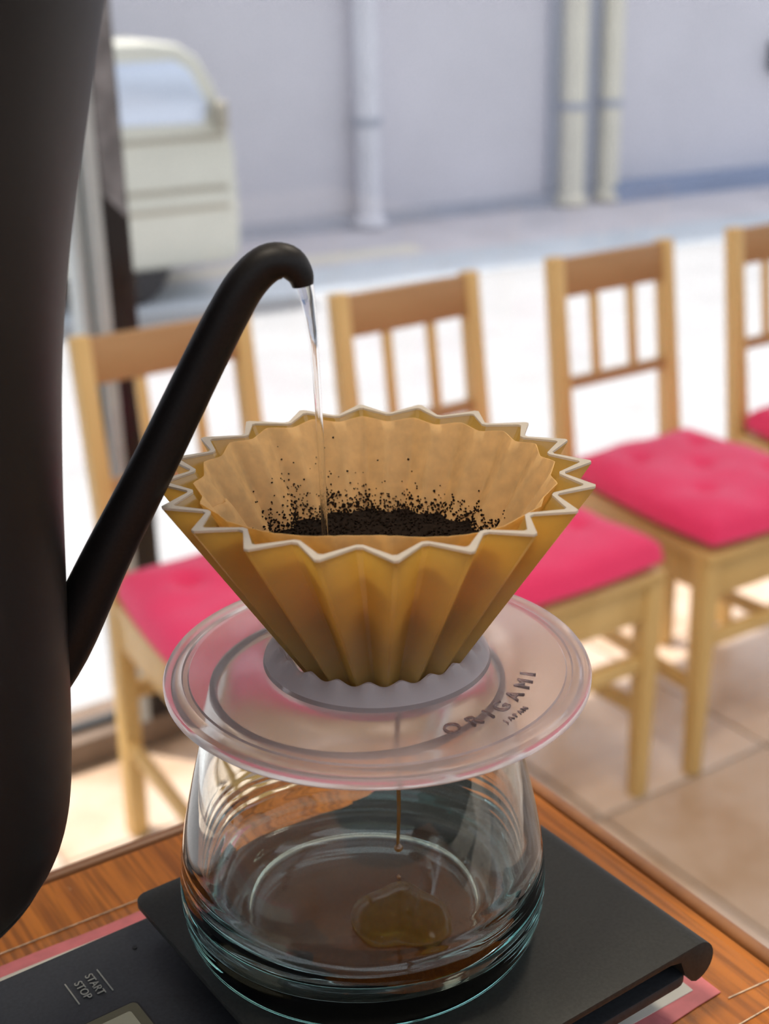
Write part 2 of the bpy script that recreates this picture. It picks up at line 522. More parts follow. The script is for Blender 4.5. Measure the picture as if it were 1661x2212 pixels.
# ------------------------------------------------------------------ the setting: shop shell
fl = MB().box(S(1.0, -0.5, -0.03), (7.0, 5.30, 0.045), Matrix.Rotation(SHOP, 3, 'Z')).build('floor', 'grout', smooth=False)
tag(fl, kind='structure')
TS = 0.40
torg = Vector((0.358, 1.981, 0))
s0, n0 = torg.dot(ROW), torg.dot(NRM)
tme = MB().box((0, 0, -0.004), (TS - 0.007, TS - 0.007, 0.0085)).mesh('tile', 'floor_tile', bevel=0.0015, seg=1)
k0 = 0
for i in range(-6, 6):
    for j in range(-6, 1 + 0):
        s, n = s0 + (i + 0.5) * TS, n0 + (j + 0.5) * TS
        if n + TS / 2 > 2.13 or s > 3.6 or s < -1.6:
            continue
        t = bpy.data.objects.new('tile', tme)
        COL.objects.link(t); t.parent = fl
        t.location = S(s, n, 0)
        t.rotation_euler = (0, 0, SHOP + (k0 * 7 % 4) * R(90)); k0 += 1
# cut row of tiles along the window
WR0, WR1 = n0 + TS, 2.1195
tme2 = MB().box((0, 0, -0.004), (TS - 0.007, WR1 - WR0 - 0.006, 0.0085)).mesh('tile', 'floor_tile', bevel=0.0015, seg=1)
for i in range(-6, 6):
    t = bpy.data.objects.new('tile', tme2)
    COL.objects.link(t); t.parent = fl
    t.location = S(s0 + (i + 0.5) * TS, (WR0 + WR1) / 2, 0)
    t.rotation_euler = (0, 0, SHOP + (i % 2) * R(180))
# sill, posts, panes
def sbox(name, s0, s1, n0, n1, z0, z1, m, parent=None, bevel=0.0):
    mb = MB().box(S((s0 + s1) / 2, (n0 + n1) / 2, (z0 + z1) / 2), (s1 - s0, n1 - n0, z1 - z0), Matrix.Rotation(SHOP, 3, 'Z'))
    return mb.build(name, m, parent, bevel=bevel, smooth=bool(bevel))
win = empty('window_1', S(0.85, WIN_N, 0)); tag(win, kind='structure')
def wpart(name, s0, s1, n0, n1, z0, z1, m, bevel=0.0):
    o = sbox(name, s0, s1, n0, n1, z0, z1, m, None, bevel)
    o.parent = win
    o.matrix_parent_inverse = Matrix.Translation(win.location).inverted()
    return o
wpart('sill', -2.5, 4.5, WIN_N, WIN_N + 0.12, 0.0, 0.055, 'sill_brown', 0.004)
wpart('sill_track', -2.5, 4.5, WIN_N + 0.03, WIN_N + 0.05, 0.055, 0.068, 'metal_dark')
wpart('mullion', 0.804, 0.820, WIN_N + 0.012, WIN_N + 0.06, 0.055, 2.5, 'aluminium', 0.002)
wpart('mullion', 0.820, 0.826, WIN_N + 0.03, WIN_N + 0.06, 0.055, 2.5, 'black_frame')
wpart('mullion', 0.826, 0.849, WIN_N - 0.005, WIN_N + 0.06, 0.055, 2.5, 'aluminium', 0.002)
wpart('post', 0.849, 0.896, WIN_N, WIN_N + 0.06, 0.055, 2.5, 'black_frame', 0.002)
# added grey panel imitating sun on the upper post, slanted shadow edge below
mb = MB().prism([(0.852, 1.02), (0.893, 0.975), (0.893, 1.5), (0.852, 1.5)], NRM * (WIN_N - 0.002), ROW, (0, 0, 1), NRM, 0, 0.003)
o = mb.build('post_light_patch', 'grey_light_patch', win, smooth=False); o.matrix_parent_inverse = Matrix.Translation(win.location).inverted()
wpart('mullion', 3.2, 3.26, WIN_N, WIN_N + 0.06, 0.055, 2.5, 'aluminium', 0.002)
wpart('pane', -2.5, 0.804, WIN_N + 0.036, WIN_N + 0.042, 0.066, 2.5, 'window_glass')
wpart('pane', 0.896, 3.2, WIN_N + 0.036, WIN_N + 0.042, 0.066, 2.5, 'window_glass')
wpart('head_frame', -2.5, 4.5, WIN_N, WIN_N + 0.08, 2.5, 2.56, 'aluminium')
o = sbox('wall_window', -2.5, 4.5, WIN_N, WIN_N + 0.14, 2.56, 3.0, 'ceiling_white'); tag(o, kind='structure')
o = sbox('trim_6', -2.5, 4.5, WIN_N + 0.14, WIN_N + 0.64, 2.60, 2.68, 'pipe_grey'); tag(o, kind='structure')      # unseen eave over the window, added to limit the sun's reach indoors
o = sbox('trim_7', -2.5, 4.5, WIN_N + 0.0, WIN_N + 0.14, GZ, 0.0, 'grout'); tag(o, kind='structure')             # footing under the window
o = sbox('ceiling', -2.5, 4.5, -0.9, WIN_N, 2.8, 2.9, 'ceiling_white'); tag(o, kind='structure')

def fill_lamp(x, y, label):  # fill light added out of view to brighten the interior, shaped as a fixture
    e = empty('fill_lamp', (x, y, 2.8))
    MB().lathe([(0.0, 0.0), (0.16, 0.0), (0.17, -0.01), (0.17, -0.05), (0.16, -0.055), (0.155, -0.05), (0.0, -0.045)], 40).build('housing', 'pipe_white', e)
    ld = bpy.data.lights.new('fill_light', 'AREA'); ld.shape = 'DISK'; ld.size = 0.30; ld.energy = 15; ld.color = (1.0, 0.88, 0.72)
    lo = bpy.data.objects.new('fill_light', ld); COL.objects.link(lo); lo.parent = e; lo.location = (0, 0, -0.06)
    tag(e, label, 'lamp', 'added fill lamps out of view')
fill_lamp(0.55, 1.15, 'round white fill lamp added out of view on the ceiling, nearest the chairs')
fill_lamp(-0.35, 0.05, 'round white fill lamp added out of view on the ceiling, nearest the kettle')
# ------------------------------------------------------------------ chairs
ZS = 0.435      # top of the seat board
def make_chair():
    e = empty('dining_chair')
    rw, fw, d = 0.135, 0.163, 0.20          # half widths (centre lines) and half depth
    for sx in (-1, 1):
        mb = MB()
        mb.bar((sx * (rw + 0.008), -d + 0.002, 0), (sx * rw, -d, 0.41), 0.030, 0.034, (0, 1, 0), 0.030, 0.038)
        mb.build('rear_leg', 'chair_wood', e, bevel=0.003)
        mb = MB().bar((sx * rw, -d, 0.41), (sx * rw, -d - 0.055, 0.845), 0.030, 0.038, (0, 1, 0), 0.028, 0.028)
        mb.build('back_post', 'chair_wood', e, bevel=0.003)
        mb = MB().bar((sx * fw, d - 0.002, 0), (sx * fw, d - 0.002, 0.42), 0.026, 0.026, (0, 1, 0), 0.036, 0.036)
        mb.build('front_leg', 'chair_wood', e, bevel=0.003)
        mb = MB().bar((sx * rw, -d, 0.385), (sx * fw, d, 0.385), 0.020, 0.055)
        mb.build('side_apron', 'chair_wood', e, bevel=0.002)
        mb = MB().bar((sx * (rw + 0.005), -d, 0.17), (sx * fw, d, 0.17), 0.016, 0.026)
        mb.build('stretcher', 'chair_wood', e, bevel=0.002)
    def back(z):
        return -d - 0.055 * (z - 0.41) / 0.435
    MB().bar((-fw, d, 0.378), (fw, d, 0.378), 0.020, 0.062).build('front_apron', 'chair_wood', e, bevel=0.002)
    MB().bar((-rw, -d, 0.385), (rw, -d, 0.385), 0.020, 0.05).build('rear_apron', 'chair_wood', e, bevel=0.002)
    MB().bar((-fw, d, 0.265), (fw, d, 0.265), 0.016, 0.028).build('stretcher', 'chair_wood', e, bevel=0.002)
    MB().bar((-rw, -d, 0.265), (rw, -d, 0.265), 0.016, 0.028).build('stretcher', 'chair_wood', e, bevel=0.002)
    MB().bar((-rw, back(0.805), 0.805), (rw, back(0.805), 0.805), 0.020, 0.072, (0, -0.126, 1)).build('top_rail', 'rail_wood', e, bevel=0.004)
    MB().bar((-rw, back(0.610), 0.610), (rw, back(0.610), 0.610), 0.018, 0.022, (0, -0.126, 1)).build('lower_rail', 'rail_wood', e, bevel=0.003)
    for x in (-0.046, 0.046):
        MB().bar((x, back(0.612), 0.612), (x, back(0.775), 0.775), 0.018, 0.012, (0, 1, 0)).build('slat', 'chair_wood', e, bevel=0.002)
    # seat board
    pts = [(-rw - 0.012, -d - 0.005), (rw + 0.012, -d - 0.005), (fw + 0.018, d + 0.02), (-fw - 0.018, d + 0.02)]
    MB().prism(pts, (0, 0, 0), (1, 0, 0), (0, 1, 0), (0, 0, 1), 0.412, ZS).build('seat', 'chair_wood', e, bevel=0.006, seg=3)
    return e
def make_cushion(seed):
    e = empty('seat_cushion')
    N = 40
    rng = random.Random(seed)
    hw0, hw1, hd = 0.148, 0.183, 0.207
    tufts = [(-0.07, -0.09), (0.075, -0.085), (-0.085, 0.085), (0.085, 0.09), (0.0, 0.0)]
    top, bot = [], []
    mb = MB()
    for layer in (1, 0):
        for j in range(N + 1):
            v = -1 + 2 * j / N
            for i in range(N + 1):
                u = -1 + 2 * i / N
                # round the outline a little
                uu = u * math.sqrt(1 - 0.16 * v * v); vv = v * math.sqrt(1 - 0.10 * u * u)
                hw = hw0 + (hw1 - hw0) * (vv + 1) / 2
                x, y = uu * hw * 1.06, vv * hd * 1.03
                edge = max(abs(u), abs(v))
                prof = (1 - edge ** 6) ** 0.5
                if layer:
                    z = 0.020 + 0.046 * prof
                    for tx, ty in tufts:
                        dd = math.hypot(x - tx, y - ty)
                        z -= 0.016 * math.exp(-(dd / 0.022) ** 2) * prof
                    z += 0.007 * noise.noise(Vector((x * 14 + seed, y * 14, seed * 1.7))) * prof
                else:
                    z = 0.020 - 0.018 * prof
                mb.v.append(Vector((x, y, z)))
    n1 = (N + 1) * (N + 1)
    for j in range(N):
        for i in range(N):
            a = j * (N + 1) + i
            mb.f.append((a, a + 1, a + N + 2, a + N + 1))
            mb.f.append((n1 + a, n1 + a + N + 1, n1 + a + N + 2, n1 + a + 1))
    ring = [i for i in range(N + 1)] + [(j + 1) * (N + 1) + N for j in range(N)] + [N * (N + 1) + i for i in range(N - 1, -1, -1)] + [j * (N + 1) for j in range(N - 1, 0, -1)]
    for a, b in zip(ring, ring[1:] + ring[:1]):
        mb.f.append((a, n1 + a, n1 + b, b))
    mb.build('cover', 'cushion_fabric', e, ang=80)
    bt = MB().lathe([(0, 0.005), (0.006, 0.0045), (0.009, 0.002), (0.009, 0)], 12).mesh('button', 'cushion_fabric')
    for tx, ty in tufts:
        b = bpy.data.objects.new('button', bt); COL.objects.link(b); b.parent = e
        b.location = (tx, ty, 0.049)
    return e
def copy_tree(o):
    c = o.copy(); COL.objects.link(c)
    for ch in list(o.children):
        d = ch.copy(); COL.objects.link(d); d.parent = c
    return c
CH = [((-0.200, 1.880), 'pale wooden dining chair on the left, partly hidden by the kettle spout', 'flat red tufted cushion on the chair partly hidden by the kettle spout'),
      ((0.183, 2.121), 'pale wooden dining chair whose back rises right behind the coffee dripper', 'red tufted cushion showing just right of the coffee dripper'),
      ((0.568, 2.365), 'second dining chair from the right, whole slatted back in view', 'largest red tufted cushion in view, second from the right'),
      ((0.955, 2.610), 'pale wooden dining chair cut off by the right edge of the photo', 'red cushion cut off by the right edge of the photo')]
ch0 = make_chair()
for i, ((x, y), lab, clab) in enumerate(CH):
    c = ch0 if i == 0 else copy_tree(ch0)
    c.location = (x, y, 0)
    c.rotation_euler = (0, 0, SHOP + math.pi + R((0, 0.5, -0.5, 0)[i]))     # seat faces away from the window
    tag(c, lab, 'chair', 'dining chairs in a row by the window')
    q = make_cushion(i + 1)
    q.location = Vector((x, y, ZS)) - NRM * 0.020
    q.rotation_euler = (0, 0, c.rotation_euler.z)
    tag(q, clab, 'cushion', 'red cushions on the chairs')

# ------------------------------------------------------------------ table
P = 1.1145            # top of the scale platform
TZ = 1.0855           # table top
TA = R(32.6)
tb = empty('side_table', (0.0282, 0.4936, 0), TA)
# local axes: -x along the left back edge, -y along the right edge
LX, LY = 0.78, 0.62
MB().box((-LX / 2, -LY / 2, TZ - 0.012), (LX - 0.0158, LY - 0.0158, 0.024)).build('tabletop', 'table_wood', tb, bevel=0.0004, seg=1)
MB().box((-LX / 2, -LY / 2, TZ - 0.0150), (LX - 0.0113, LY - 0.0113, 0.0240)).build('groove_line', 'dark_rubber', tb)
def band(a, b, up=(0, 0, 1)):
    MB().bar(a, b, 0.0056, 0.0262).build('edge_band', 'edge_wood', tb, bevel=0.0022, seg=3)
zb = TZ - 0.0136
band((-LX, -0.0028, zb), (0, -0.0028, zb)); band((-0.0028, -LY, zb), (-0.0028, -0.0056, zb))
band((-LX, -LY + 0.0028, zb), (-0.0056, -LY + 0.0028, zb)); band((-LX + 0.0028, -LY + 0.0056, zb), (-LX + 0.0028, -0.0056, zb))
for x in (-0.06, -LX + 0.06):
    for y in (-0.06, -LY + 0.06):
        MB().bar((x, y, 0), (x, y, TZ - 0.0245), 0.036, 0.036, (0, 1, 0), 0.048, 0.048).build('leg', 'wood_leg', tb, bevel=0.003)
for y in (-0.06, -LY + 0.06):
    MB().bar((-0.085, y, TZ - 0.06), (-LX + 0.085, y, TZ - 0.06), 0.02, 0.07).build('apron', 'wood_leg', tb)
for x in (-0.06, -LX + 0.06):
    MB().bar((x, -0.085, TZ - 0.06), (x, -LY + 0.085, TZ - 0.06), 0.02, 0.07).build('apron', 'wood_leg', tb)
tag(tb, 'orange-brown wooden table with a dark grooved edge under the scale', 'table')

# laminated sheet under the scale
sh = empty('laminated_sheet', S(0.1325, 0.2915, TZ), SHOP)
def wavy(name, sx, sy, z0, z1, m, amp, seed, off=(0, 0)):
    mb = MB(); pts = []
    n = 26
    for k in range(n): pts.append((-sx + 2 * sx * k / n, -sy))
    for k in range(14): pts.append((sx, -sy + 2 * sy * k / 14))
    for k in range(n): pts.append((sx - 2 * sx * k / n, sy))
    for k in range(14): pts.append((-sx, sy - 2 * sy * k / 14))
    pts = [(x + off[0] + amp * noise.noise(Vector((x * 25, y * 25, seed))), y + off[1] + amp * noise.noise(Vector((x * 25, y * 25, seed + 9)))) for x, y in pts]
    return mb.prism(pts, (0, 0, 0), (1, 0, 0), (0, 1, 0), (0, 0, 1), z0, z1).build(name, m, sh, smooth=False)
wavy('film', 0.1455, 0.0775, 0.0001, 0.0003, 'film', 0.0004, 3, (0.002, -0.003))
wavy('card', 0.1300, 0.0680, 0.0004, 0.0007, 'pink_paper', 0.0022, 1)
wavy('inner_sheet', 0.1235, 0.0625, 0.0008, 0.0010, 'white_paper', 0.0008, 2)
for (x0, y0, x1, y1) in ((-0.143, -0.0803, 0.147, -0.0800), (0.020, 0.0738, -0.143, 0.0742), (0.1300, -0.0705, 0.1470, -0.0720)):
    MB().bar((x0, y0, 0.00045), (x1, y1, 0.00045), 0.00032, 0.0003).build('film_edge', 'film_rim', sh)
tag(sh, 'pink and white laminated sheet lying on the table under the scale', 'sheet')

# ------------------------------------------------------------------ scale
SA = R(35.2)
sc = empty('coffee_scale', (0.0068, 0.3335, TZ), SA)        # local x: length axis, away from the display; z from the table
HP = P - TZ
pw, pl = 0.0586, 0.0633
# body: long low case, display end to -x
def rrect(x0, x1, y0, y1, r, n=6):
    pts = []
    for cx, cy, a0 in ((x1 - r, y1 - r, 0), (x0 + r, y1 - r, 90), (x0 + r, y0 + r, 180), (x1 - r, y0 + r, 270)):
        for k in range(n + 1):
            a = R(a0 + 90 * k / n)
            pts.append((cx + r * math.cos(a), cy + r * math.sin(a)))
    return pts
XY = ((1, 0, 0), (0, 1, 0), (0, 0, 1))
mb = MB()
ra, rb = rrect(-0.118, 0.046, -pw + 0.020, pw - 0.012, 0.005), rrect(-0.128, 0.055, -pw + 0.0005, pw - 0.0005, 0.005)
for pp, z in ((ra, 0.0035), (rb, HP - 0.0125), (rb, HP - 0.009)):
    mb.v += [Vector((x, y, z)) for x, y in pp]
nb = len(ra)
for i in range(2):
    for k in range(nb):
        mb.f.append((i * nb + k, i * nb + (k + 1) % nb, (i + 1) * nb + (k + 1) % nb, (i + 1) * nb + k))
mb.f += [tuple(range(nb - 1, -1, -1)), tuple(range(2 * nb, 3 * nb))]
mb.build('body', 'black_panel', sc, bevel=0.0005)
for x in (-0.115, 0.045):
    for y in (-0.036, 0.036):
        MB().lathe([(0, 0.0011), (0.006, 0.0011), (0.006, 0.0036), (0, 0.0036)], 20, (x, y, 0)).build('foot', 'dark_rubber', sc)
MB().prism(rrect(-0.050, 0.045, -pw + 0.008, pw - 0.008, 0.004), (0, 0, 0), *XY, HP - 0.0092, HP - 0.0021).build('load_plate', 'dark_rubber', sc)
# platform: plate with a rolled lip along its far end
prof = [(-pl, HP), (pl - 0.007, HP)]
rc = 0.0066
for k in range(1, 13):
    a = R(90 - 15 * k)
    prof.append((pl - 0.0066 + rc * 1.0 * math.cos(a), HP - rc + rc * math.sin(a)))
prof = [p for p in prof if p[1] > HP - 0.0134]
prof += [(pl - 0.0085, HP - 0.0122), (pl - 0.0115, HP - 0.0085), (pl - 0.0135, HP - 0.0032), (pl - 0.018, HP - 0.0020), (-pl, HP - 0.0020)]
plat = MB()
rcn = 0.0045
ys = [pw - rcn + rcn * math.sin(R(90 * k / 7)) for k in range(7, -1, -1)]
ys = [-y for y in ys] + ys[::-1]
npf = len(prof)
for y in ys:
    ex = rcn - math.sqrt(max(0, rcn * rcn - max(0, abs(y) - (pw - rcn)) ** 2))
    plat.v += [Vector((x + (ex if x <= -pl + 1e-6 else 0), y, z)) for x, z in prof]
for i_ in range(len(ys) - 1):
    for k in range(npf):
        plat.f.append((i_ * npf + k, i_ * npf + (k + 1) % npf, (i_ + 1) * npf + (k + 1) % npf, (i_ + 1) * npf + k))
plat.f += [tuple(range(npf)), tuple((len(ys) - 1) * npf + k for k in range(npf - 1, -1, -1))]
pl_o = plat.build('platform', 'black_plastic', sc, bevel=0.0005, seg=2)
# display panel details
panel_z = HP - 0.009
def loc2(x, y):      # world xy -> scale local
    v = Matrix.Rotation(-SA, 3, 'Z') @ Vector((x - 0.0068, y - 0.3335, 0)); return v.x, v.y
lx, ly = loc2(-0.0728, 0.3107)
lcdx0, lcdx1, lcdy1 = lx - 0.034, lx, ly
lcd = MB().prism(rrect(lcdx0, lcdx1, lcdy1 - 0.052, lcdy1, 0.002), (0, 0, 0), *XY, panel_z - 0.002, panel_z + 0.0002).build('display_bezel', 'dark_rubber', sc)
MB().prism(rrect(lcdx0 + 0.0006, lcdx1 - 0.0006, lcdy1 - 0.0514, lcdy1 - 0.0006, 0.0016), (0, 0, 0), *XY, panel_z, panel_z + 0.0004).build('display_border', 'lcd_bezel', lcd)
MB().prism(rrect(lcdx0 + 0.005, lcdx1 - 0.0035, lcdy1 - 0.047, lcdy1 - 0.0035, 0.0008), (0, 0, 0), *XY, panel_z + 0.0002, panel_z + 0.0006).build('display_screen', 'lcd_screen', lcd)
hx, hy = loc2(-0.0768, 0.3328)
MB().lathe([(0, panel_z + 0.0002), (0.00075, panel_z + 0.0002), (0.00075, panel_z - 0.001)], 12, (hx, hy, 0)).build('indicator_hole', 'dark_rubber', sc)
btn = MB()
for (a, b) in (((-0.0862, 0.3235), (-0.0802, 0.3146)), ((-0.0944, 0.3175), (-0.0886, 0.3093))):
    a2, b2 = loc2(*a), loc2(*b)
    xm = (a2[0] + b2[0]) / 2
    btn.box((xm, (a2[1] + b2[1]) / 2, panel_z + 0.0001), (0.00035, abs(a2[1] - b2[1]), 0.0003))
btn.build('button_mark', 'print_grey', sc, smooth=False)
for body, (wx, wy) in (('START', (-0.08575, 0.3172)), ('STOP', (-0.08875, 0.3149))):
    x, y = loc2(wx, wy)
    M4 = Matrix.Translation((x, y, panel_z + 0.0002)) @ Matrix.Rotation(R(-90), 4, 'Z')
    me = text_part(body, 0.0034, 'print_grey', M4, sc, 'lettering', 0.0001)
    o = bpy.data.objects.new('lettering', me); COL.objects.link(o); o.parent = sc
tag(sc, 'flat black coffee scale with small display under the glass server', 'scale')

# ------------------------------------------------------------------ glass server
sv = empty('glass_server', (-0.0084, 0.334, P))
SVK = (0.0743 + 0.0050) / 0.0743
outer = [(0.0, 0.0012), (0.030, 0.0012), (0.036, 0.0002), (0.0435, 0.0002), (0.0478, 0.0016), (0.0506, 0.0052), (0.0521, 0.0105), (0.0524, 0.017), (0.0517, 0.025), (0.0500, 0.0345), (0.0475, 0.045), (0.0450, 0.0545), (0.0428, 0.063), (0.0412, 0.0692), (0.0404, 0.0725), (0.0400, 0.0740)]
inner = [(0.0386, 0.0743), (0.0380, 0.0725), (0.0388, 0.069), (0.0406, 0.0625), (0.0428, 0.054), (0.0450, 0.0445), (0.0469, 0.034), (0.0478, 0.026), (0.0476, 0.020), (0.0462, 0.0145), (0.0432, 0.0102), (0.0385, 0.0078), (0.031, 0.0070), (0.0, 0.0068)]
def dens(p, k=3):
    out = []
    for i in range(len(p) - 1):
        p0, p1, p2, p3 = p[max(i - 1, 0)], p[i], p[i + 1], p[min(i + 2, len(p) - 1)]
        for j in range(k):
            t = j / k
            f = lambda a, b, c, d: 0.5 * (2 * b + (c - a) * t + (2 * a - 5 * b + 4 * c - d) * t * t + (3 * b - a - 3 * c + d) * t ** 3)
            out.append((max(0, f(p0[0], p1[0], p2[0], p3[0])), f(p0[1], p1[1], p2[1], p3[1])))
    out.append(p[-1])
    return out
mb = MB().lathe([(r, z * SVK if z > 0.01 else z) for r, z in dens(outer, 7) + dens(inner, 7)], 160)
# faint spiral ridges left in the lower wall by the glass maker
for p in mb.v:
    r = math.hypot(p.x, p.y)
    if r > 0.035:
        a = math.atan2(p.y, p.x)
        wgt = max(0.0, min(1.0, (p.z - 0.006) / 0.006)) * max(0.0, min(1.0, (0.034 - p.z) / 0.018)) * (0.35 + 0.65 * abs(math.cos(a)) ** 1.5)
        g = noise.noise(Vector((math.cos(a) * 1.6, math.sin(a) * 1.6, p.z * 60)))
        d = 0.00022 * wgt * math.sin(p.z / 0.0042 * 6.283 + 2 * a + 3.0 * g)
        p.x *= 1 + d / r; p.y *= 1 + d / r
# pouring lip pulled out of the mouth, towards the back right
la = R(52)
for p in mb.v:
    a = math.atan2(p.y, p.x); da = (a - la + math.pi) % (2 * math.pi) - math.pi
    k = max(0, (p.z - 0.058) / 0.016)
    r = math.hypot(p.x, p.y)
    if r > 0.01 and k > 0:
        g = 1 + 0.085 * k * k * math.exp(-(da / 0.16) ** 2) - 0.02 * k * (math.exp(-((da - 0.42) / 0.16) ** 2) + math.exp(-((da + 0.42) / 0.16) ** 2))
        p.x *= g; p.y *= g
mb.build('vessel', 'clear_glass', sv, ang=70)
# loop handle at the back
ha = R(68)
hd_, hz = Vector((math.cos(ha), math.sin(ha), 0)), Vector((0, 0, 1))
pts = []
for k in range(17):
    t = k / 16
    a = math.pi * (0.5 - t)
    pts.append(hd_ * (0.0455 - 0.003 * (1 - t) + 0.020 * math.cos(a) + 0.004 * t) + hz * (0.040 + 0.019 * math.sin(a)))
MB().tube(pts, 0.0033, 14).build('handle', 'clear_glass', sv, ang=70)
tag(sv, 'clear round glass coffee server standing on the scale', 'server')

# coffee in the server: a small pool, and the drip that feeds it
CX, CY = 0.0030, 0.3215
pool = MB(); n = 48; rings = 9
pz = P + 0.0073
for j in range(rings):
    t = j / (rings - 1)
    for k in range(n):
        a = 2 * math.pi * k / n
        rr = 1 + 0.16 * math.cos(2 * a + 0.5) + 0.09 * math.cos(3 * a + 2.0) + 0.05 * math.sin(5 * a)
        f = math.sin(t * math.pi / 2)
        pool.v.append(Vector((CX + 0.0128 * rr * f * math.cos(a), CY + 0.0160 * rr * f * math.sin(a), pz + 0.0034 * math.sqrt(max(0, 1 - f ** 3.2)))))
for j in range(rings - 1):
    for k in range(n):
        pool.f.append((j * n + k, j * n + (k + 1) % n, (j + 1) * n + (k + 1) % n, (j + 1) * n + k))
pool.f.append(tuple((rings - 1) * n + k for k in range(n)))
o = pool.build('coffee_pool', 'coffee_pool', ang=70)
bm = bmesh.new(); bm.from_mesh(o.data); bmesh.ops.remove_doubles(bm, verts=bm.verts, dist=1e-6); bmesh.ops.recalc_face_normals(bm, faces=bm.faces); bm.to_mesh(o.data); bm.free()
tag(o, 'small olive-brown pool of coffee on the bottom of the server', 'coffee')
DX, DY = 0.0022, 0.3400
z0, z1 = 1.1920, 1.1345
mb = MB().tube([(DX + 0.0002 * math.sin(k * 0.9), DY, z0 + (z1 - z0) * k / 12) for k in range(13)], [0.0008 - 0.00030 * k / 12 for k in range(13)], 12)
dd = empty('coffee_drip', (DX, DY, z1))
for p in mb.v: p -= Vector((DX, DY, z1))
mb.build('thread', 'coffee_thin', dd, ang=70)
def drop(name, z, r, parent, m='coffee_thin'):
    pr = [(0, -r)] + [(r * math.cos(R(a)), r * math.sin(R(a))) for a in range(-75, 61, 15)] + [(r * 0.28, r * 1.35), (0, r * 1.9)]
    mb = MB().lathe(pr, 16, (0, 0, z)); return mb.build(name, m, parent, ang=70)
drop('drop', -0.0012, 0.00135, dd)
drop('drop', -0.0125, 0.0006, dd)
tag(dd, 'thin thread of coffee dripping down inside the glass server', 'coffee')

# ------------------------------------------------------------------ dripper holder
HX, HY = -0.0029, 0.34
DZ = 1.1962
hold = empty('dripper_holder', (HX, HY, DZ))
pr_top = [(0.0285, 0.0032), (0.0308, 0.0030), (0.0314, 0.0018), (0.0335, 0.0012), (0.0420, 0.0004), (0.0518, -0.0004), (0.0522, -0.0009), (0.0534, -0.0009), (0.0538, -0.0003), (0.0570, 0.0000), (0.0584, -0.0004), (0.0589, -0.0014), (0.0588, -0.0030), (0.0578, -0.0040), (0.0566, -0.0040), (0.0556, -0.0026)]
pr_bot = [(0.0420, -0.0020), (0.0335, -0.0012), (0.0300, -0.0008), (0.0245, -0.0006), (0.0225, -0.0060), (0.0215, -0.0060), (0.0238, 0.0010), (0.0255, 0.0030)]
MB().lathe(pr_top + pr_bot, 128, closed=True).build('plate', 'resin_frost', hold, ang=35)
# scalloped collar that cradles the ribs
def coll(a, i):
    return 1.0
mb = MB(); n = 200
cz = [(0.0310, 0.0030, 0), (0.0292, 0.0058, 1), (0.0272, 0.0082, 1), (0.0262, 0.0080, 1), (0.0250, 0.0036, 0)]
for (r, z, w) in cz:
    for k in range(n):
        a = 2 * math.pi * k / n
        s = abs(math.sin(10 * (a - R(90 - 4.5) )))
        zz = z - w * 0.0017 * s ** 1.5 * (1 if z > 0.006 else 0.4)
        mb.v.append(Vector((r * math.cos(a), r * math.sin(a), zz)))
for i in range(5):
    for k in range(n):
        mb.f.append((i * n + k, i * n + (k + 1) % n, ((i + 1) % 5) * n + (k + 1) % n, ((i + 1) % 5) * n + k))
mb.build('collar', 'resin_collar', hold, ang=50)
# raised lettering that follows the rim
word = 'ORIGAMI'
angs = [-63.5, -54.5, -47.5, -40.5, -31.5, -22.0, -14.5]
def zplate(r):
    return 0.0004 - (r - 0.042) * (0.0008 / 0.0098) + 0.0001
from_letters = []
for ch, a in zip(word, angs):
    r = 0.0422
    M4 = Matrix.Translation((r * math.cos(R(a)), r * math.sin(R(a)), zplate(r))) @ Matrix.Rotation(R(a + 90), 4, 'Z')
    me = text_part(ch, 0.0062, 'resin_letter', M4, hold, 'lettering', 0.0004)
    o = bpy.data.objects.new('lettering', me); COL.objects.link(o); o.parent = hold
for ch, a in zip('JAPAN', [-46.4, -43.9, -41.4, -38.9, -36.4]):
    r = 0.0472
    M4 = Matrix.Translation((r * math.cos(R(a)), r * math.sin(R(a)), zplate(r))) @ Matrix.Rotation(R(a + 90), 4, 'Z')
    me = text_part(ch, 0.0023, 'resin_letter', M4, hold, 'lettering', 0.0003)
    o = bpy.data.objects.new('lettering', me); COL.objects.link(o); o.parent = hold
tag(hold, 'round frosted clear plate holding the dripper on top of the server', 'dripper holder')

# ------------------------------------------------------------------ dripper
RZ = 1.2514
DRX, DRY = -0.0021, 0.34
dr = empty('coffee_dripper', (DRX, DRY, 1.1925))
zt, zb_ = RZ - 1.1925, 0.0
H_ = zt
def ring(tip, val, z, phase=-90 + 4.5):
    out = []
    for k in range(20):
        a = R(phase + 18 * k)
        for (da, r) in ((-0.6, tip), (0.6, tip), (9 - 0.9, val), (9 + 0.9, val)):
            out.append(Vector((r * math.cos(a + R(da)), r * math.sin(a + R(da)), z)))
    return out
mb = MB()
levels_o = []
for t in (1.0, 0.985, 0.8, 0.6, 0.4, 0.2, 0.0):
    z = H_ * t
    tip = 0.0190 + (0.0570 - 0.0190) * t
    val = tip * (0.862 + 0.02 * (1 - t))
    levels_o.append(ring(tip, val, z))
levels_i = []
for t in (0.0, 0.2, 0.4, 0.6, 0.8, 1.0):
    z = H_ * t
    th = 0.0017
    tip = 0.0190 + (0.0570 - 0.0190) * t
    val = tip * (0.862 + 0.02 * (1 - t)) - th * 0.8
    levels_i.append(ring(tip - th * 1.7, val, z))
lv = levels_o + levels_i
n = len(lv[0])
for l in lv: mb.v += l
for i in range(len(lv)):
    j = (i + 1) % len(lv)
    for k in range(n):
        mb.f.append((i * n + k, i * n + (k + 1) % n, j * n + (k + 1) % n, j * n + k))
mb.build('pleated_cone', 'dripper_resin', dr, ang=18)
mb = MB()
th = 0.0017
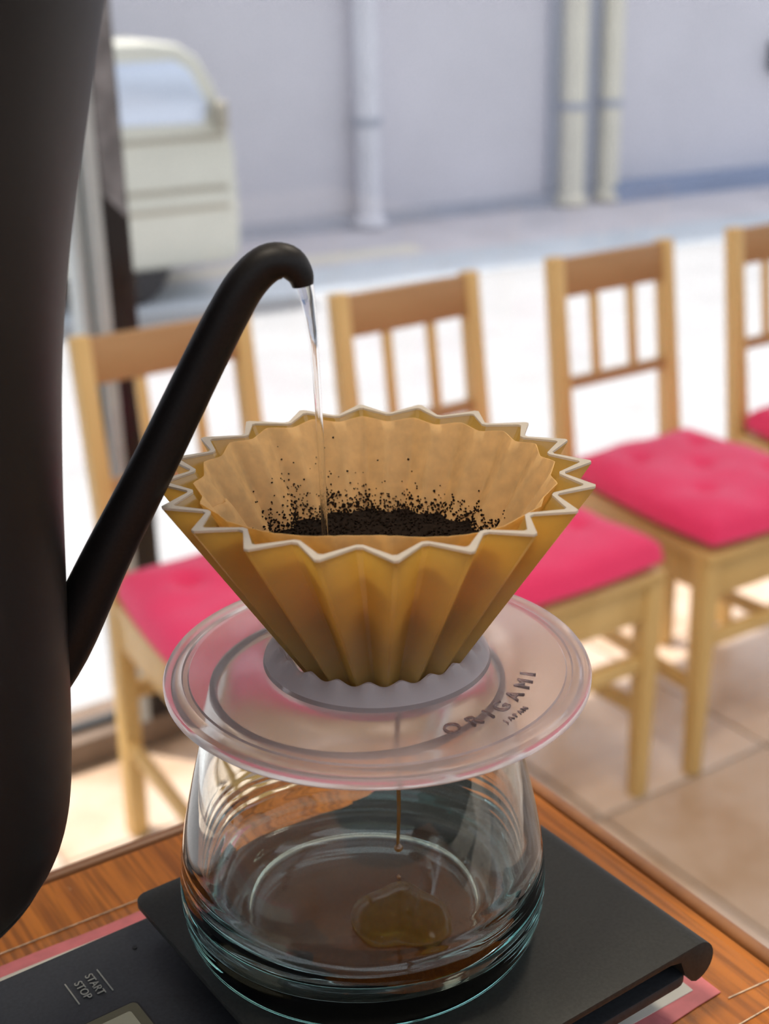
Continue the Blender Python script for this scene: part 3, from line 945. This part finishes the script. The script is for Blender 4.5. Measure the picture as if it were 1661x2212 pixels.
lo, hi = ring(0.0571, 0.0571 * 0.862, H_ + 0.0001), ring(0.0571, 0.0571 * 0.862, H_ + 0.0007)
hi2, lo2 = ring(0.0569 - th * 1.7, 0.0570 * 0.862 - th * 0.8, H_ + 0.0007), ring(0.0569 - th * 1.7, 0.0570 * 0.862 - th * 0.8, H_ + 0.0001)
for l in (lo, hi, hi2, lo2): mb.v += l
nn = len(lo)
for i in range(4):
    j = (i + 1) % 4
    for k in range(nn):
        mb.f.append((i * nn + k, i * nn + (k + 1) % nn, j * nn + (k + 1) % nn, j * nn + k))
mb.build('rim', 'dripper_edge', dr, ang=18)
tag(dr, 'amber pleated cone dripper with a zigzag rim', 'dripper')

# paper filter
pf = empty('paper_filter', (DRX, DRY, 1.1925))
mb = MB(); n = 240
def paper(a, t):
    z = H_ * t
    r = (0.0190 + (0.0570 - 0.0190) * t) * 0.862 - 0.0032 + 0.0006 * t
    ph = (a - R(-90 + 4.5)) / R(18)
    fr = abs((ph % 1.0) - 0.5) * 2                 # 1 at a rib tip, 0 at a rib valley
    r += (0.0036 * fr ** 1.2 - 0.0018) * (1.0 if t < 0.8 else 1.0 - 2.2 * (t - 0.8))
    # slack front wall that falls inwards near its edge
    fa = (a + math.pi / 2 + math.pi) % (2 * math.pi) - math.pi
    sl = math.exp(-(fa / 0.62) ** 2) * max(0, t - 0.62) / 0.38
    r -= 0.0075 * sl * sl
    z -= 0.0012 * sl
    z += 0.0006 * t * math.sin(3 * a + 1) + (0.0004 * math.sin(20 * a) * t)
    return r, z
lev = [1.0, 0.95, 0.9, 0.8, 0.7, 0.6, 0.5, 0.4, 0.3, 0.2, 0.1, 0.03]
for off in (0.0, 0.00022):
    for t in (lev if off == 0 else lev[::-1]):
        for k in range(n):
            a = 2 * math.pi * k / n
            r, z = paper(a, t)
            r -= off
            mb.v.append(Vector((r * math.cos(a), r * math.sin(a), z)))
L = 2 * len(lev)
for i in range(L):
    j = (i + 1) % L
    for k in range(n):
        mb.f.append((i * n + k, i * n + (k + 1) % n, j * n + (k + 1) % n, j * n + k))
mb.build('cone', 'filter_paper', pf, ang=60)
fl_ = MB()
for off in (0.0009, 0.0012):
    for t, a0, a1 in ((0.55, 168, 180), (0.70, 169, 184), (0.84, 171, 187), (0.88, 174, 185)):
        for k in range(5):
            a = R(a0 + (a1 - a0) * k / 4); r, z = paper(a, t); r -= off + 0.0006 * math.sin(k)
            fl_.v.append(Vector((r * math.cos(a), r * math.sin(a), z)))
for i in range(3):
    for k in range(4):
        q = i * 5 + k
        fl_.f += [(q, q + 1, q + 6, q + 5), (20 + q, 20 + q + 5, 20 + q + 6, 20 + q + 1)]
rim_ = [0, 1, 2, 3, 4, 9, 14, 19, 18, 17, 16, 15, 10, 5]
for a, b in zip(rim_, rim_[1:] + rim_[:1]): fl_.f.append((a, 20 + a, 20 + b, b))
fl_.build('seam_flap', 'filter_paper', pf, ang=60)
tag(pf, 'brown paper filter lining the amber dripper', 'filter')

# bed of ground coffee
gb = MB(); n = 96
bt = 0.60
rings = 16
for j in range(rings):
    q = j / (rings - 1)
    for k in range(n):
        a = 2 * math.pi * k / n
        r, z = paper(a, bt)
        rr = (r - 0.0004) * q
        zz = H_ * bt - 0.0040 * (1 - q ** 2) + 0.0006 * noise.noise(Vector((rr * math.cos(a) * 400, rr * math.sin(a) * 400, 0)))
        gb.v.append(Vector((rr * math.cos(a), rr * math.sin(a), zz)))
for k in range(n):
    a = 2 * math.pi * k / n
    r, z = paper(a, 0.12); r -= 0.0006
    gb.v.append(Vector((r * math.cos(a), r * math.sin(a), z)))
for j in range(rings):
    for k in range(n):
        gb.f.append((j * n + k, j * n + (k + 1) % n, (j + 1) * n + (k + 1) % n, (j + 1) * n + k))
gb.f.append(tuple(rings * n + k for k in range(n)))
bed = gb.build('coffee_grounds', 'grounds', None, ang=50)
bed.location = (DRX, DRY, 1.1925)
tag(bed, 'bed of wet dark ground coffee inside the paper filter', 'coffee', kind='stuff')
# loose grains on the bed and stuck to the paper above it
gr = MB()
rng = random.Random(5)
def grain(p, s):
    M = Matrix.Rotation(rng.random() * 6.28, 3, 'Z') @ Matrix.Rotation(rng.random() * 6.28, 3, 'X')
    vs = [Vector((1, 0, 0)), Vector((-1, 0, 0)), Vector((0, 1, 0)), Vector((0, -1, 0)), Vector((0, 0, 0.8)), Vector((0, 0, -0.8))]
    vs = [M @ (v * s * (0.7 + 0.6 * rng.random())) + p for v in vs]
    gr.add(vs, [(0, 2, 4), (2, 1, 4), (1, 3, 4), (3, 0, 4), (2, 0, 5), (1, 2, 5), (3, 1, 5), (0, 3, 5)])
for _ in range(2600):                       # crust along the wall
    a = rng.random() * 2 * math.pi
    up = abs(rng.gauss(0, 0.045))
    # a little higher and denser towards the back right
    if math.cos(a - R(72)) < 0.2 and up > 0.05 and rng.random() < 0.7:
        continue
    t = bt + up - 0.01
    r, z = paper(a, t)
    r -= 0.0004
    grain(Vector((r * math.cos(a), r * math.sin(a), z)), 0.00022 + 0.00030 * rng.random())
for _ in range(2600):                       # on the bed
    a = rng.random() * 2 * math.pi; q = math.sqrt(rng.random())
    r, z = paper(a, bt)
    rr = (r - 0.0006) * q
    grain(Vector((rr * math.cos(a), rr * math.sin(a), H_ * bt - 0.0040 * (1 - q ** 2) + 0.0002)), 0.0002 + 0.0004 * rng.random())
for c, w_, cnt in ((128, 3.0, 60), (113, 2.0, 45), (140, 6, 20), (100, 20, 40)):     # stray clusters on the back left
    for _ in range(cnt):
        a = R(c + rng.gauss(0, w_)); t = bt + 0.03 + abs(rng.gauss(0, 0.10))
        r, z = paper(a, min(t, 0.93)); r -= 0.0003
        grain(Vector((r * math.cos(a), r * math.sin(a), z)), 0.00018 + 0.00025 * rng.random())
go = gr.build('coffee_grains', 'grain', None, smooth=False)
go.location = (DRX, DRY, 1.1925)
tag(go, 'loose coffee grains sticking to the paper filter above the bed', 'coffee', kind='stuff')

# ------------------------------------------------------------------ kettle
ke = empty('gooseneck_kettle', (-0.1506, 0.300, 1.1610))
ke.rotation_euler = (0, R(5.3), 0)
kp = [(0.0, 0.0), (0.054, 0.0), (0.0600, 0.0022), (0.0640, 0.0090), (0.0660, 0.0220), (0.0662, 0.045), (0.0655, 0.080), (0.0650, 0.110), (0.0655, 0.140), (0.0680, 0.168), (0.0720, 0.195), (0.0750, 0.215), (0.0765, 0.228), (0.0755, 0.233), (0.0720, 0.234), (0.0, 0.234)]
mb = MB().lathe(dens(kp, 4), 96); mb.build('body', 'kettle_black', ke, ang=50)
MB().lathe([(0.0, 0.2335), (0.070, 0.2335), (0.070, 0.238), (0.066, 0.241), (0.012, 0.244), (0.0, 0.244)], 64).build('lid', 'kettle_black', ke, ang=40)
lid_ = bpy.data.objects['lid']
MB().lathe([(0.0, 0.243), (0.006, 0.243), (0.006, 0.252), (0.014, 0.256), (0.014, 0.264), (0.011, 0.267), (0.0, 0.267)], 32).build('lid_knob', 'kettle_black', lid_, ang=40)
hp = [(-0.066, 0.205), (-0.085, 0.215), (-0.115, 0.218), (-0.135, 0.205), (-0.140, 0.170), (-0.138, 0.120), (-0.136, 0.085)]
MB().tube([(x, 0, z) for x, z in dens(hp, 5)], 0.010, 16).build('handle', 'kettle_black', ke, ang=60)
# spout in world coordinates, brought into the kettle's frame
sp = [(-0.0960, 0.318, 1.1980), (-0.0840, 0.320, 1.2130), (-0.0700, 0.322, 1.2385), (-0.0560, 0.324, 1.2630), (-0.0440, 0.325, 1.2850), (-0.0370, 0.325, 1.2975), (-0.0315, 0.325, 1.3060), (-0.0262, 0.325, 1.3106), (-0.0215, 0.325, 1.3108), (-0.0189, 0.325, 1.3080), (-0.0182, 0.325, 1.3052)]
rs = [0.0085, 0.0072, 0.0061, 0.0056, 0.0053, 0.0051, 0.0049, 0.0046, 0.0041, 0.0033, 0.0026]
def dens3(p, k=4):
    out = []
    for i in range(len(p) - 1):
        p0, p1, p2, p3 = [Vector(p[j]) for j in (max(i - 1, 0), i, i + 1, min(i + 2, len(p) - 1))]
        for j in range(k):
            t = j / k
            out.append(0.5 * (2 * p1 + (p2 - p0) * t + (2 * p0 - 5 * p1 + 4 * p2 - p3) * t * t + (3 * p1 - p0 - 3 * p2 + p3) * t ** 3))
    out.append(Vector(p[-1])); return out
spd = dens3(sp, 5)
rsd = [v[0] for v in dens3([(r, 0, 0) for r in rs], 5)]
Mi = (Matrix.Translation(ke.location) @ ke.rotation_euler.to_matrix().to_4x4()).inverted()
mb = MB().tube([Mi @ p for p in spd], rsd, 28)
mb.build('spout', 'kettle_black', ke, ang=60)
tag(ke, 'matt black gooseneck kettle pouring water at the left edge', 'kettle')

# stream of water
ws = [(-0.0180, 0.325, 1.3062), (-0.0173, 0.3255, 1.3025), (-0.0166, 0.326, 1.2960), (-0.0161, 0.3265, 1.2880), (-0.0157, 0.327, 1.2720), (-0.0155, 0.3275, 1.2560), (-0.0154, 0.328, 1.2400), (-0.0154, 0.328, 1.2215)]
wr = [0.0021, 0.0018, 0.00145, 0.00105, 0.0009, 0.00085, 0.0008, 0.0008]
wd = dens3(ws, 8)
wrd = [v[0] for v in dens3([(r, 0, 0) for r in wr], 8)]
o = MB().tube(wd, wrd, 16).build('water_stream', 'water', None, ang=70)
tag(o, 'thin clear stream of water falling from the kettle spout', 'water')
